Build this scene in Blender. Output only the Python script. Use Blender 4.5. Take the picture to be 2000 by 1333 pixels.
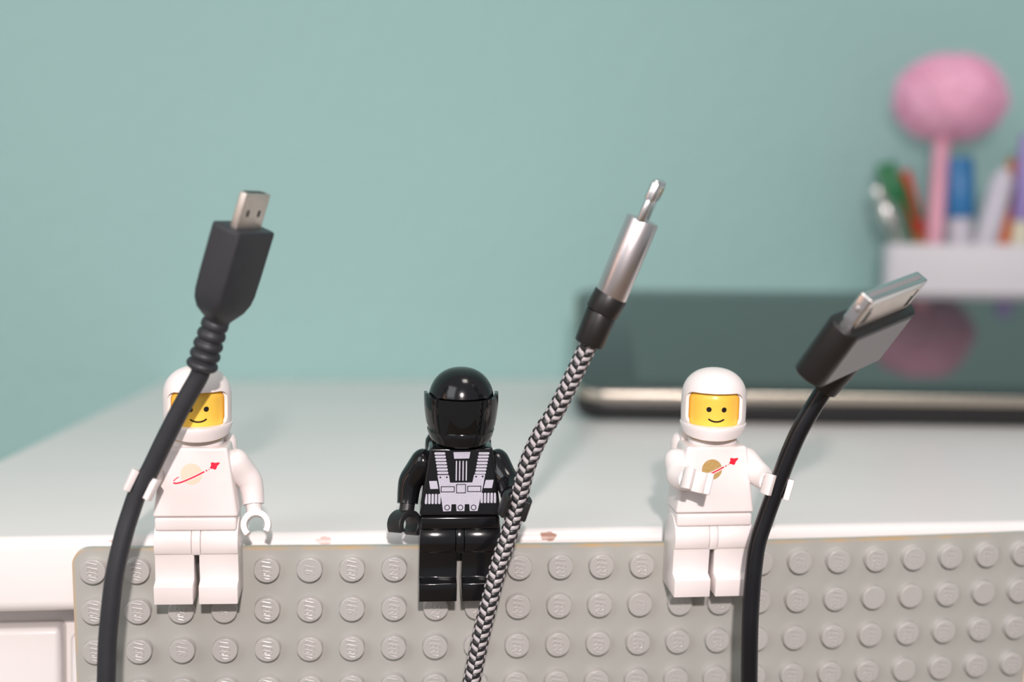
import bpy, bmesh, math, random
import numpy as np
from mathutils import Vector, Matrix

random.seed(7)
rng = np.random.default_rng(7)
for o in list(bpy.data.objects):
    bpy.data.objects.remove(o, do_unlink=True)
scene = bpy.context.scene
COL = scene.collection

# ---------------------------------------------------------------- frame
# All builders work in millimetres; MM turns them into metres. The studded plate leans out at its top by
# TILT against the desk front; "plate" coordinates run along that plate, "world" ones along the desk.
MM = 0.001
OZ = 750.0                       # height of the plate's top edge above the floor (mm)
TILT = math.radians(7.5)
def rx(a):
    c, s = math.cos(a), math.sin(a); return np.array([[1, 0, 0], [0, c, -s], [0, s, c]])
def ry(a):
    c, s = math.cos(a), math.sin(a); return np.array([[c, 0, s], [0, 1, 0], [-s, 0, c]])
def rz(a):
    c, s = math.cos(a), math.sin(a); return np.array([[c, -s, 0], [s, c, 0], [0, 0, 1]])
T = rx(TILT)
K0, K1 = 2.311, 1.026            # the plate is slightly bowed
def bow(x):
    u = (x - 92) / 92; return K0 * u * u + K1 * (u ** 3 - u)
def bow_slope(x):
    u = (x - 92) / 92; return (K0 * 2 * u + K1 * (3 * u * u - 1)) / 92

# ---------------------------------------------------------------- camera
CAM_POS = np.array([47.775, -232.963, 84.767])          # plate coordinates
cam_R = T @ rz(-0.1268) @ rx(-0.1875) @ np.array([[1, 0, 0], [0, 0, -1], [0, 1, 0]]) @ rz(0.0266)
cam_P = (T @ CAM_POS + [0, 0, OZ]) * MM
cd = bpy.data.cameras.new('camera'); cam = bpy.data.objects.new('camera', cd); COL.objects.link(cam)
m4 = np.eye(4); m4[:3, :3] = cam_R; m4[:3, 3] = cam_P
cam.matrix_world = Matrix(m4.tolist())
cd.sensor_width = 36; cd.sensor_fit = 'HORIZONTAL'; cd.lens = 45.0
cd.clip_start = 0.01; cd.clip_end = 30
cd.dof.use_dof = True; cd.dof.focus_distance = 0.2355; cd.dof.aperture_fstop = 8.6; cd.dof.aperture_blades = 0
scene.camera = cam

# ---------------------------------------------------------------- light
w = bpy.data.worlds.new('room_light'); scene.world = w; w.use_nodes = True
bg = w.node_tree.nodes['Background']; bg.inputs[0].default_value = (0.95, 0.955, 1.0, 1); bg.inputs[1].default_value = 0.265
def area_light(name, pos, target, sx, sy, power, color):
    ld = bpy.data.lights.new(name, 'AREA'); ld.shape = 'RECTANGLE'; ld.size = sx; ld.size_y = sy; ld.energy = power; ld.color = color
    lo = bpy.data.objects.new(name, ld); COL.objects.link(lo)
    lo.location = pos; lo.rotation_euler = (Vector(target) - Vector(pos)).to_track_quat('-Z', 'Y').to_euler()
    return lo
fl = (T @ np.array([48.0, -345.0, 200.0]) + [0, 0, OZ]) * MM
area_light('camera_flash', fl, ((T @ np.array([78, 0, 20.]) + [0, 0, OZ]) * MM), 0.012, 0.008, 1.32, (1.0, 0.89, 0.87))
area_light('window_daylight', (-1.35, -1.3, 1.75), (0.1, 0.1, 0.8), 1.1, 1.3, 11, (0.94, 0.97, 1.0))
area_light('added_overhead_fill', (0.35, -0.5, 2.35), (0.25, -0.1, 0.8), 0.4, 0.4, 5.5, (1.0, 0.93, 0.86))  # added overhead fill that brightens the desk top

area_light('added_warm_strip', (-1.15, -0.42, 0.95), (0.0, 0.0, 0.8), 0.10, 0.7, 0.7, (1.0, 0.55, 0.30))  # warm strip light added out of view for the orange streak in the visor

scene.view_settings.view_transform = 'Standard'; scene.view_settings.look = 'None'
scene.view_settings.exposure = 0.22; scene.view_settings.gamma = 1.0; scene.view_settings.use_curve_mapping = False

# ---------------------------------------------------------------- materials
def new_mat(name):
    m = bpy.data.materials.new(name); m.use_nodes = True
    nt = m.node_tree; return m, nt, nt.nodes['Principled BSDF']
def lin(c):   # sRGB 0-255 -> linear
    return tuple(((v / 255) / 12.92 if v / 255 <= 0.04045 else ((v / 255 + 0.055) / 1.055) ** 2.4) for v in c)
def add_noise(nt, scale, detail=3.0, coord='Object'):
    tc = nt.nodes.new('ShaderNodeTexCoord'); n = nt.nodes.new('ShaderNodeTexNoise')
    n.inputs['Scale'].default_value = scale; n.inputs['Detail'].default_value = detail
    nt.links.new(tc.outputs[coord], n.inputs['Vector']); return n
def pmat(name, col, rough=0.35, metal=0.0, var=0.05, nscale=300, bump=0.0, bscale=2500, bdist=0.00005, spec=0.5, trans=0.0, coat=0.0, sss=0.0):
    m, nt, b = new_mat(name)
    n = add_noise(nt, nscale)
    mx = nt.nodes.new('ShaderNodeMix'); mx.data_type = 'RGBA'
    mx.inputs['A'].default_value = (*[c * (1 - var) for c in col], 1); mx.inputs['B'].default_value = (*[min(1, c * (1 + var)) for c in col], 1)
    nt.links.new(n.outputs['Fac'], mx.inputs['Factor']); nt.links.new(mx.outputs['Result'], b.inputs['Base Color'])
    b.inputs['Roughness'].default_value = rough; b.inputs['Metallic'].default_value = metal
    b.inputs['Specular IOR Level'].default_value = spec
    b.inputs['Transmission Weight'].default_value = trans; b.inputs['Coat Weight'].default_value = coat
    if sss:
        b.inputs['Subsurface Weight'].default_value = sss; b.inputs['Subsurface Radius'].default_value = (0.001, 0.0007, 0.0006); b.inputs['Subsurface Scale'].default_value = 1.0
    if bump:
        n2 = add_noise(nt, bscale, 4.0); bp = nt.nodes.new('ShaderNodeBump'); bp.inputs['Strength'].default_value = bump; bp.inputs['Distance'].default_value = bdist
        nt.links.new(n2.outputs['Fac'], bp.inputs['Height']); nt.links.new(bp.outputs['Normal'], b.inputs['Normal'])
    return m
def ink_mat(name, base, inks, rough=0.3, soft=0.02, spec=0.5, var=0.03, speck=None):
    """base colour plus flat printed inks; each ink is a signed distance stored on the mesh (mm)"""
    m, nt, b = new_mat(name)
    b.inputs['Roughness'].default_value = rough; b.inputs['Specular IOR Level'].default_value = spec
    n = add_noise(nt, 400); mx = nt.nodes.new('ShaderNodeMix'); mx.data_type = 'RGBA'
    mx.inputs['A'].default_value = (*[c * (1 - var) for c in base], 1); mx.inputs['B'].default_value = (*[min(1, c * (1 + var)) for c in base], 1)
    nt.links.new(n.outputs['Fac'], mx.inputs['Factor']); cur = mx.outputs['Result']
    for attr, col, strength, grain in inks:
        a = nt.nodes.new('ShaderNodeAttribute'); a.attribute_name = attr
        mr = nt.nodes.new('ShaderNodeMapRange'); mr.inputs['From Min'].default_value = -soft; mr.inputs['From Max'].default_value = soft
        mr.inputs['To Min'].default_value = strength; mr.inputs['To Max'].default_value = 0.0
        nt.links.new(a.outputs['Fac'], mr.inputs['Value'])
        fac = mr.outputs['Result']
        if grain:
            g = add_noise(nt, 6000, 2.0); gm = nt.nodes.new('ShaderNodeMapRange')
            gm.inputs['From Min'].default_value = 0.25; gm.inputs['From Max'].default_value = 0.6; gm.inputs['To Min'].default_value = 1 - grain; gm.inputs['To Max'].default_value = 1.0
            nt.links.new(g.outputs['Fac'], gm.inputs['Value'])
            mu = nt.nodes.new('ShaderNodeMath'); mu.operation = 'MULTIPLY'; nt.links.new(fac, mu.inputs[0]); nt.links.new(gm.outputs['Result'], mu.inputs[1]); fac = mu.outputs[0]
        mm_ = nt.nodes.new('ShaderNodeMix'); mm_.data_type = 'RGBA'; nt.links.new(fac, mm_.inputs['Factor']); nt.links.new(cur, mm_.inputs['A'])
        mm_.inputs['B'].default_value = (*col, 1); cur = mm_.outputs['Result']
    nt.links.new(cur, b.inputs['Base Color'])
    return m

WHITE = (0.86, 0.79, 0.775)
M = {}
M['white'] = pmat('white_plastic', WHITE, 0.32, var=0.02, nscale=200)
M['black'] = pmat('black_plastic', (0.006, 0.006, 0.007), 0.16, var=0.2, bump=0.05, bscale=900)
M['black_hand'] = pmat('black_matte_plastic', (0.012, 0.012, 0.013), 0.42, var=0.2)
M['visor'] = pmat('black_visor_plastic', (0.004, 0.004, 0.004), 0.05, var=0.2)
M['rubber'] = pmat('dark_rubber', (0.024, 0.026, 0.031), 0.5, var=0.2, bump=0.25, bscale=5000, bdist=0.00003)
M['rubber_gloss'] = pmat('glossy_cable_sheath', (0.006, 0.006, 0.008), 0.28, var=0.3, bump=0.1, bscale=900)
M['metal'] = pmat('plug_steel', (0.78, 0.71, 0.65), 0.46, 1.0, var=0.12, nscale=700)
M['chrome'] = pmat('polished_connector_metal', (0.82, 0.80, 0.80), 0.24, 1.0, var=0.06)
M['alu'] = pmat('satin_aluminium', (0.74, 0.69, 0.70), 0.34, 1.0, var=0.05, bump=0.12, bscale=6000, bdist=0.00002)
M['contact'] = pmat('gold_contact', (0.75, 0.58, 0.40), 0.3, 1.0)
M['socket'] = pmat('dark_socket', (0.012, 0.011, 0.010), 0.5)
M['grey_panel'] = pmat('grey_moulded_panel', (0.23, 0.215, 0.225), 0.38, var=0.06)
M['plug_black'] = pmat('black_moulded_plug', (0.011, 0.010, 0.010), 0.4, var=0.2)
M['paint'] = None

# plate: old grey plastic, ochre stain along the rim
def plate_mat():
    m, nt, b = new_mat('old_grey_plastic')
    n = add_noise(nt, 60, 4.0); n2 = add_noise(nt, 700, 3.0)
    mx = nt.nodes.new('ShaderNodeMix'); mx.data_type = 'RGBA'
    mx.inputs['A'].default_value = (0.388, 0.390, 0.358, 1); mx.inputs['B'].default_value = (0.455, 0.456, 0.425, 1)
    nt.links.new(n.outputs['Fac'], mx.inputs['Factor'])
    a = nt.nodes.new('ShaderNodeAttribute'); a.attribute_name = 'rim'
    n3 = add_noise(nt, 120, 5.0)
    mr = nt.nodes.new('ShaderNodeMapRange'); mr.inputs['From Min'].default_value = 0.36; mr.inputs['From Max'].default_value = 0.62
    nt.links.new(n3.outputs['Fac'], mr.inputs['Value'])
    mu = nt.nodes.new('ShaderNodeMath'); mu.operation = 'MULTIPLY'
    nt.links.new(a.outputs['Fac'], mu.inputs[0]); nt.links.new(mr.outputs['Result'], mu.inputs[1])
    m2 = nt.nodes.new('ShaderNodeMix'); m2.data_type = 'RGBA'
    nt.links.new(mu.outputs[0], m2.inputs['Factor']); nt.links.new(mx.outputs['Result'], m2.inputs['A'])
    m2.inputs['B'].default_value = (0.62, 0.40, 0.17, 1)
    m3 = nt.nodes.new('ShaderNodeMix'); m3.data_type = 'RGBA'; m3.inputs['B'].default_value = (0.30, 0.23, 0.17, 1)
    sp = nt.nodes.new('ShaderNodeMapRange'); sp.inputs['From Min'].default_value = 0.72; sp.inputs['From Max'].default_value = 0.80; sp.inputs['To Max'].default_value = 0.6
    nt.links.new(n2.outputs['Fac'], sp.inputs['Value']); nt.links.new(sp.outputs['Result'], m3.inputs['Factor']); nt.links.new(m2.outputs['Result'], m3.inputs['A'])
    nt.links.new(m3.outputs['Result'], b.inputs['Base Color'])
    b.inputs['Roughness'].default_value = 0.30
    bp = nt.nodes.new('ShaderNodeBump'); bp.inputs['Strength'].default_value = 0.15; bp.inputs['Distance'].default_value = 0.0001
    nt.links.new(n.outputs['Fac'], bp.inputs['Height']); nt.links.new(bp.outputs['Normal'], b.inputs['Normal'])
    return m
M['plate'] = plate_mat()
M['stud'] = pmat('old_grey_stud_plastic', (0.455, 0.442, 0.422), 0.27, var=0.06, nscale=250)

def wall_mat():
    m, nt, b = new_mat('teal_wall_paint')
    n = add_noise(nt, 6, 3.0); mx = nt.nodes.new('ShaderNodeMix'); mx.data_type = 'RGBA'
    mx.inputs['A'].default_value = (0.350, 0.560, 0.535, 1); mx.inputs['B'].default_value = (0.385, 0.605, 0.580, 1)
    nt.links.new(n.outputs['Fac'], mx.inputs['Factor']); nt.links.new(mx.outputs['Result'], b.inputs['Base Color'])
    b.inputs['Roughness'].default_value = 0.6; b.inputs['Specular IOR Level'].default_value = 0.3
    n2 = add_noise(nt, 130, 4.0); bp = nt.nodes.new('ShaderNodeBump'); bp.inputs['Strength'].default_value = 0.35; bp.inputs['Distance'].default_value = 0.002
    nt.links.new(n2.outputs['Fac'], bp.inputs['Height']); nt.links.new(bp.outputs['Normal'], b.inputs['Normal'])
    return m
M['wall'] = wall_mat()

def desk_mat():
    m, nt, b = new_mat('white_furniture_paint')
    tc = nt.nodes.new('ShaderNodeTexCoord')
    n = add_noise(nt, 25, 4.0); mx = nt.nodes.new('ShaderNodeMix'); mx.data_type = 'RGBA'
    mx.inputs['A'].default_value = (0.80, 0.765, 0.75, 1); mx.inputs['B'].default_value = (0.85, 0.815, 0.80, 1)
    nt.links.new(n.outputs['Fac'], mx.inputs['Factor']); cur = mx.outputs['Result']
    # paint chips on the front edge
    nn = add_noise(nt, 900, 3.0)
    for (x, z, r, c) in ((86.5, 0.55, 1.9, (0.33, 0.14, 0.08)), (42.5, 0.4, 1.8, (0.66, 0.47, 0.43)), (3.5, 0.9, 1.5, (0.60, 0.45, 0.40))):
        vm = nt.nodes.new('ShaderNodeVectorMath'); vm.operation = 'SUBTRACT'; nt.links.new(tc.outputs['Object'], vm.inputs[0]); vm.inputs[1].default_value = (x * MM, 4.6 * MM, z * MM)
        ln = nt.nodes.new('ShaderNodeVectorMath'); ln.operation = 'MULTIPLY'; nt.links.new(vm.outputs[0], ln.inputs[0]); ln.inputs[1].default_value = (1.0, 0.6, 1.9)
        le = nt.nodes.new('ShaderNodeVectorMath'); le.operation = 'LENGTH'; nt.links.new(ln.outputs[0], le.inputs[0])
        ad = nt.nodes.new('ShaderNodeMath'); ad.operation = 'MULTIPLY_ADD'; nt.links.new(nn.outputs['Fac'], ad.inputs[0]); ad.inputs[1].default_value = r * 1.2 * MM; nt.links.new(le.outputs['Value'], ad.inputs[2])
        mr = nt.nodes.new('ShaderNodeMapRange'); mr.inputs['From Min'].default_value = r * 1.45 * MM; mr.inputs['From Max'].default_value = r * 1.55 * MM; mr.inputs['To Min'].default_value = 0.9; mr.inputs['To Max'].default_value = 0
        nt.links.new(ad.outputs[0], mr.inputs['Value'])
        m2 = nt.nodes.new('ShaderNodeMix'); m2.data_type = 'RGBA'; nt.links.new(mr.outputs['Result'], m2.inputs['Factor']); nt.links.new(cur, m2.inputs['A']); m2.inputs['B'].default_value = (*c, 1); cur = m2.outputs['Result']
    nt.links.new(cur, b.inputs['Base Color'])
    b.inputs['Roughness'].default_value = 0.33
    n2 = add_noise(nt, 450, 4.0); bp = nt.nodes.new('ShaderNodeBump'); bp.inputs['Strength'].default_value = 0.12; bp.inputs['Distance'].default_value = 0.0004
    nt.links.new(n2.outputs['Fac'], bp.inputs['Height']); nt.links.new(bp.outputs['Normal'], b.inputs['Normal'])
    return m
M['paint'] = desk_mat()
M['floor'] = pmat('wood_floor', (0.35, 0.24, 0.15), 0.45, var=0.25, nscale=8)
M['tab_body'] = pmat('black_tablet_shell', (0.012, 0.012, 0.013), 0.32)
M['tab_glass'] = pmat('black_tablet_glass', (0.005, 0.006, 0.006), 0.03, spec=.6)
M['tab_screen'] = pmat('switched_off_screen', (0.028, 0.040, 0.034), 0.03, spec=.6)
for k_ in ('tab_glass', 'tab_screen'): M[k_].node_tree.nodes['Principled BSDF'].inputs['IOR'].default_value = 2.1
M['tab_rim'] = pmat('metal_tablet_rim', (0.54, 0.49, 0.42), 0.26, 1.0)
M['cup'] = pmat('white_pen_tray_plastic', (0.66, 0.64, 0.68), 0.4, var=0.03)
M['pink'] = pmat('pink_plush', (1.0, 0.55, 0.72), 0.85, var=0.10, nscale=90)
M['pink_pen'] = pmat('pink_pen_plastic', (0.86, 0.42, 0.54), 0.35)
M['green'] = pmat('green_pen_plastic', (0.010, 0.17, 0.055), 0.3)
M['silver'] = pmat('silver_pen_metal', (0.75, 0.75, 0.72), 0.25, 1.0)
M['green_grey'] = pmat('smoky_green_pen_plastic', (0.17, 0.22, 0.19), 0.3)
M['red'] = pmat('red_pen_plastic', (0.62, 0.045, 0.02), 0.35)
M['brown'] = pmat('orange_brown_pencil', (0.50, 0.17, 0.04), 0.45)
M['blue'] = pmat('blue_cap_plastic', (0.03, 0.20, 0.46), 0.3)
M['pale'] = pmat('pale_barrel_plastic', (0.62, 0.60, 0.68), 0.35)
M['orange'] = pmat('orange_pen_plastic', (0.90, 0.20, 0.02), 0.35)
M['purple'] = pmat('lilac_pen_plastic', (0.36, 0.28, 0.62), 0.35)
M['cream'] = pmat('cream_pen_plastic', (0.80, 0.76, 0.58), 0.35)

# ---------------------------------------------------------------- mesh helpers
def link(name, me, mat, parent=None, smooth=True, sharp=35, label=None):
    if mat is not None:
        me.materials.clear(); me.materials.append(mat)
    if smooth:
        me.shade_smooth(); me.set_sharp_from_angle(angle=math.radians(sharp))
    o = bpy.data.objects.new(name, me); COL.objects.link(o)
    if parent is not None: o.parent = parent
    if label: o['label'] = label
    return o
def mesh_from(V, F, name='m'):
    me = bpy.data.meshes.new(name); me.from_pydata([tuple(float(c) for c in v) for v in (np.asarray(V, float) * MM)], [], F); me.update()
    bm = bmesh.new(); bm.from_mesh(me); bmesh.ops.recalc_face_normals(bm, faces=bm.faces); bm.to_mesh(me); bm.free()
    return me
def bevel_mesh(V, F, width, seg=3, angle=25, name='m'):
    bm = bmesh.new(); vs = [bm.verts.new(tuple(v)) for v in np.asarray(V, float)]
    for f in F: bm.faces.new([vs[i] for i in f])
    bmesh.ops.recalc_face_normals(bm, faces=bm.faces); bm.normal_update()
    ed = [e for e in bm.edges if len(e.link_faces) == 2 and e.calc_face_angle(0) > math.radians(angle)]
    if width > 0: bmesh.ops.bevel(bm, geom=ed, offset=width, offset_type='OFFSET', segments=seg, profile=0.5, affect='EDGES', clamp_overlap=True)
    bmesh.ops.recalc_face_normals(bm, faces=bm.faces)
    bmesh.ops.scale(bm, vec=(MM, MM, MM), verts=bm.verts)
    me = bpy.data.meshes.new(name); bm.to_mesh(me); bm.free(); return me
def xf(V, R=None, t=None):
    V = np.asarray(V, float)
    if R is not None: V = V @ np.asarray(R).T
    if t is not None: V = V + np.asarray(t)
    return V
def box(x0, x1, y0, y1, z0, z1):
    V = [(x, y, z) for x in (x0, x1) for y in (y0, y1) for z in (z0, z1)]
    F = [(0, 1, 3, 2), (4, 6, 7, 5), (0, 4, 5, 1), (2, 3, 7, 6), (0, 2, 6, 4), (1, 5, 7, 3)]
    return V, F
def prism(poly, h0, h1, axes='yzx'):
    """2D polygon extruded; axes gives which coordinates (a, b) of the polygon and h map to"""
    n = len(poly); ix = {'x': 0, 'y': 1, 'z': 2}
    V = []
    for h in (h0, h1):
        for a, b in poly:
            p = [0, 0, 0]; p[ix[axes[0]]] = a; p[ix[axes[1]]] = b; p[ix[axes[2]]] = h; V.append(p)
    F = [tuple(range(n)), tuple(range(2 * n - 1, n - 1, -1))] + [(i, (i + 1) % n, n + (i + 1) % n, n + i) for i in range(n)]
    return V, F
def lathe(prof, seg=48, shape=None):
    """profile [(r, z)] turned about z; r = 0 ends close with a pole"""
    V, F, rings = [], [], []
    for r, z in prof:
        if r <= 1e-6:
            rings.append([len(V)]); V.append((0, 0, z))
        else:
            rings.append(list(range(len(V), len(V) + seg)))
            for i in range(seg):
                a = 2 * math.pi * i / seg; x, y = r * math.sin(a), -r * math.cos(a)
                zz = z
                if shape: x, y, zz = shape(x, y, z, a)
                V.append((x, y, zz))
    for A, B in zip(rings, rings[1:]):
        for i in range(seg):
            j = (i + 1) % seg
            if len(A) == 1 and len(B) == 1: continue
            if len(A) == 1: F.append((A[0], B[j], B[i]))
            elif len(B) == 1: F.append((A[i], A[j], B[0]))
            else: F.append((A[i], A[j], B[j], B[i]))
    if len(rings[0]) > 1: F.append(tuple(reversed(rings[0])))
    if len(rings[-1]) > 1: F.append(tuple(rings[-1]))
    return V, F
def catmull(P, step):
    P = np.asarray(P, float); Q = np.vstack([2 * P[0] - P[1], P, 2 * P[-1] - P[-2]]); out = []
    for i in range(1, len(Q) - 2):
        p0, p1, p2, p3 = Q[i - 1], Q[i], Q[i + 1], Q[i + 2]
        n = max(2, int(np.linalg.norm(p2[:3] - p1[:3]) / step))
        for k in range(n):
            t = k / n
            out.append(0.5 * ((2 * p1) + (-p0 + p2) * t + (2 * p0 - 5 * p1 + 4 * p2 - p3) * t * t + (-p0 + 3 * p1 - 3 * p2 + p3) * t ** 3))
    out.append(P[-1]); return np.array(out)
def frames(P, up=(0, -1, 0)):
    P = np.asarray(P, float); tn = np.gradient(P, axis=0); tn /= np.linalg.norm(tn, axis=1)[:, None]
    u = np.asarray(up, float); u = u - tn[0] * (u @ tn[0]); u /= np.linalg.norm(u); A = []
    for t in tn:
        u = u - t * (u @ t); u /= np.linalg.norm(u); A.append((u, np.cross(t, u)))
    return tn, A
def sweep(P, R, seg=24, up=(0, -1, 0), disp=None, caps=True):
    P = np.asarray(P, float); R = np.broadcast_to(np.asarray(R, float), (len(P),))
    tn, A = frames(P, up); V, F = [], []
    L = np.concatenate([[0], np.cumsum(np.linalg.norm(np.diff(P, axis=0), axis=1))])
    ang = np.arange(seg) * 2 * math.pi / seg
    for i, p in enumerate(P):
        u, v = A[i]; rr = R[i] + (disp(ang, L[i]) if disp else 0)
        V.append(p + np.outer(np.cos(ang) * rr, u) + np.outer(np.sin(ang) * rr, v))
    V = np.vstack(V); n = len(P)
    F = [(i * seg + j, i * seg + (j + 1) % seg, (i + 1) * seg + (j + 1) % seg, (i + 1) * seg + j) for i in range(n - 1) for j in range(seg)]
    if caps: F += [tuple(range(seg - 1, -1, -1)), tuple(range((n - 1) * seg, n * seg))]
    return V, F, L
def rod(p0, p1, r0, r1=None, seg=32, bev=0.0):
    """closed tapered cylinder with rounded rims from p0 to p1"""
    r1 = r0 if r1 is None else r1; p0 = np.asarray(p0, float); p1 = np.asarray(p1, float); L = np.linalg.norm(p1 - p0); d = (p1 - p0) / L
    prof = [(0, 0), (r0 - bev, 0), (r0 - bev * .3, bev * .3), (r0, bev), (r1, L - bev), (r1 - bev * .3, L - bev * .3), (r1 - bev, L), (0, L)] if bev > 0 else [(0, 0), (r0, 0), (r1, L), (0, L)]
    V, F = lathe(prof, seg); q = Vector((0, 0, 1)).rotation_difference(Vector(d)).to_matrix()
    return xf(V, np.array(q), p0), F
def frame_rot(zdir, ydir):
    """rotation whose local z is zdir and local -y is as close as can be to ydir"""
    z = np.asarray(zdir, float); z /= np.linalg.norm(z); y = -np.asarray(ydir, float); y = y - z * (y @ z); y /= np.linalg.norm(y)
    return np.stack([np.cross(y, z), y, z], 1)
def rrect(x0, x1, z0, z1, r, n=6):
    P = []
    for cx, cz, a0 in ((x1 - r, z0 + r, -90), (x1 - r, z1 - r, 0), (x0 + r, z1 - r, 90), (x0 + r, z0 + r, 180)):
        for k in range(n + 1):
            a = math.radians(a0 + 90 * k / n); P.append((cx + r * math.cos(a), cz + r * math.sin(a)))
    return P
def boolean(meA, cutters, op='DIFFERENCE'):
    a = bpy.data.objects.new('tmp_a', meA); COL.objects.link(a); tmp = [a]
    for i, c in enumerate(cutters):
        o = bpy.data.objects.new('tmp_c', c); COL.objects.link(o); tmp.append(o)
        md = a.modifiers.new('b%d' % i, 'BOOLEAN'); md.operation = op; md.solver = 'EXACT'; md.object = o
    dg = bpy.context.evaluated_depsgraph_get(); dg.update()
    me = bpy.data.meshes.new_from_object(a.evaluated_get(dg), depsgraph=dg)
    for o in tmp: bpy.data.objects.remove(o, do_unlink=True)
    return me
def set_attr(me, name, vals):
    at = me.attributes.new(name, 'FLOAT', 'POINT'); at.data.foreach_set('value', np.asarray(vals, np.float32))

# things
def tag(o, label, cat, group=None):
    o['label'] = label; o['category'] = cat
    if group: o['group'] = group
    return o
def root(name, base, label, cat, frame='plate', rot=None, group=None):
    e = bpy.data.objects.new(name, None); COL.objects.link(e); e.empty_display_size = 0.005
    R = T if frame == 'plate' else np.eye(3)
    m = np.eye(4); m[:3, :3] = R @ (rot if rot is not None else np.eye(3)); m[:3, 3] = (R @ np.asarray(base, float) + [0, 0, OZ]) * MM
    e.matrix_world = Matrix(m.tolist()); tag(e, label, cat, group); return e
def struct(name, me, mat, loc=(0, 0, OZ)):
    o = link(name, me, mat); o.location = tuple(c * MM for c in loc); o['kind'] = 'structure'; return o

# signed distances (vectorised, mm)
def sd_seg(X, Z, a, b):
    px, pz = X - a[0], Z - a[1]; dx, dz = b[0] - a[0], b[1] - a[1]; h = np.clip((px * dx + pz * dz) / (dx * dx + dz * dz + 1e-12), 0, 1)
    return np.hypot(px - dx * h, pz - dz * h)
def sd_line(X, Z, pts, r): return np.min([sd_seg(X, Z, a, b) for a, b in zip(pts, pts[1:])], axis=0) - r
def sd_circ(X, Z, c, r): return np.hypot(X - c[0], Z - c[1]) - r
def sd_box(X, Z, x0, x1, z0, z1, r=0.0):
    qx = np.abs(X - (x0 + x1) / 2) - (abs(x1 - x0) / 2 - r); qz = np.abs(Z - (z0 + z1) / 2) - (abs(z1 - z0) / 2 - r)
    return np.hypot(np.maximum(qx, 0), np.maximum(qz, 0)) + np.minimum(np.maximum(qx, qz), 0) - r
def sd_poly(X, Z, P):
    d = np.full(X.shape, 1e9); s = np.zeros(X.shape, bool); n = len(P)
    for i in range(n):
        a, b = P[i], P[(i + 1) % n]; d = np.minimum(d, sd_seg(X, Z, a, b))
        c = ((a[1] > Z) != (b[1] > Z)); xi = (b[0] - a[0]) * (Z - a[1]) / (b[1] - a[1] + 1e-12) + a[0]; s ^= (c & (X < xi))
    return np.where(s, -d, d)

# ================================================================ SETTING
def wall_y(x): return 338.3 + 0.055 * x
V = [(x, wall_y(x) + dy, z) for x in (-1200, 1500) for dy in (0, 60) for z in (-OZ, 1650)]
struct('wall_back', mesh_from(V, box(0, 1, 0, 1, 0, 1)[1]), M['wall'])
V, F = box(-1200, 1500, -1500, 450, -OZ - 20, -OZ); struct('floor', mesh_from(V, F), M['floor'])

# desk: overhanging painted top, apron, stile, drawer front
DX1 = 620.0; DTOP = 1.9
def left_x(y): return -48.5 + 0.039 * y
desk = root('desk', (0, 0, 0), 'white painted desk whose overhanging front edge carries the grey plate', 'desk', 'world')
poly = [(left_x(5.5), 5.5), (DX1, 5.5), (DX1, wall_y(DX1) - .6), (left_x(336), wall_y(left_x(336)) - .6)]
V, F = prism(poly, -12.6, DTOP, 'xyz'); link('desk_top', bevel_mesh(V, F, 2.3, 5), M['paint'], desk)
V, F = box(-36, DX1 - 8, 21, 325, -OZ + .5, -12.55); link('carcass', bevel_mesh(V, F, .6, 2), M['paint'], desk)
V, F = box(-44, -9.0, 15.2, 23, -OZ + .5, -18.2); link('stile', bevel_mesh(V, F, 1.3, 4), M['paint'], desk)
V, F = box(-7.6, DX1 - 12, 16.5, 23, -190, -20.0); link('drawer_front', bevel_mesh(V, F, 1.6, 4), M['paint'], desk)

# ================================================================ STUDDED PLATE
plate = root('studded_baseplate', (0, 0, 0), 'large grey studded building plate with yellowed rim hung on the desk front', 'baseplate')
NC, NR, TH = 24, 6, 1.4
X0, X1, ZB, CR = -4.0, 188.0, -80.0, 3.2
xs = sorted(set([X0 + CR * (1 - math.cos(math.radians(a))) for a in range(0, 91, 9)] + [X1 - CR * (1 - math.cos(math.radians(a))) for a in range(0, 91, 9)] + list(np.linspace(X0 + CR, X1 - CR, 90))))
def top_z(x):
    d = min(x - X0, X1 - x); return 0.0 if d >= CR else -(CR - math.sqrt(max(0, CR * CR - (CR - d) ** 2)))
V, F = [], []
for x in xs:
    b = bow(x); zt = top_z(x)
    V += [(x, b, ZB), (x, b, zt - .75), (x, b, zt), (x, b + TH, zt), (x, b + TH, ZB)]
for i in range(len(xs) - 1):
    a, c = 5 * i, 5 * (i + 1)
    F += [(a + k, c + k, c + (k + 1) % 5, a + (k + 1) % 5) for k in range(5)]
F += [(0, 1, 2, 3, 4), tuple(5 * (len(xs) - 1) + k for k in (4, 3, 2, 1, 0))]
me = bevel_mesh(V, F, 0.28, 3, 40)
co = np.empty(len(me.vertices) * 3, np.float32); me.vertices.foreach_get('co', co); co = co.reshape(-1, 3) / MM
tz = np.array([top_z(min(max(x, X0), X1)) for x in co[:, 0]])
side_d = np.minimum(co[:, 0] - X0, X1 - co[:, 0]); dist = np.minimum(tz - co[:, 2], side_d)
fr = np.array([co[i, 1] - bow(co[i, 0]) for i in range(len(co))])
set_attr(me, 'rim', np.where((dist < 0.5) & (fr < 0.25), 1.0, np.where((dist < .5) & (fr < .5), .35, 0.0)) * np.where((side_d < .6) & (tz - co[:, 2] > .6), .4, 1.0))
link('panel', me, M['plate'], plate)

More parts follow.
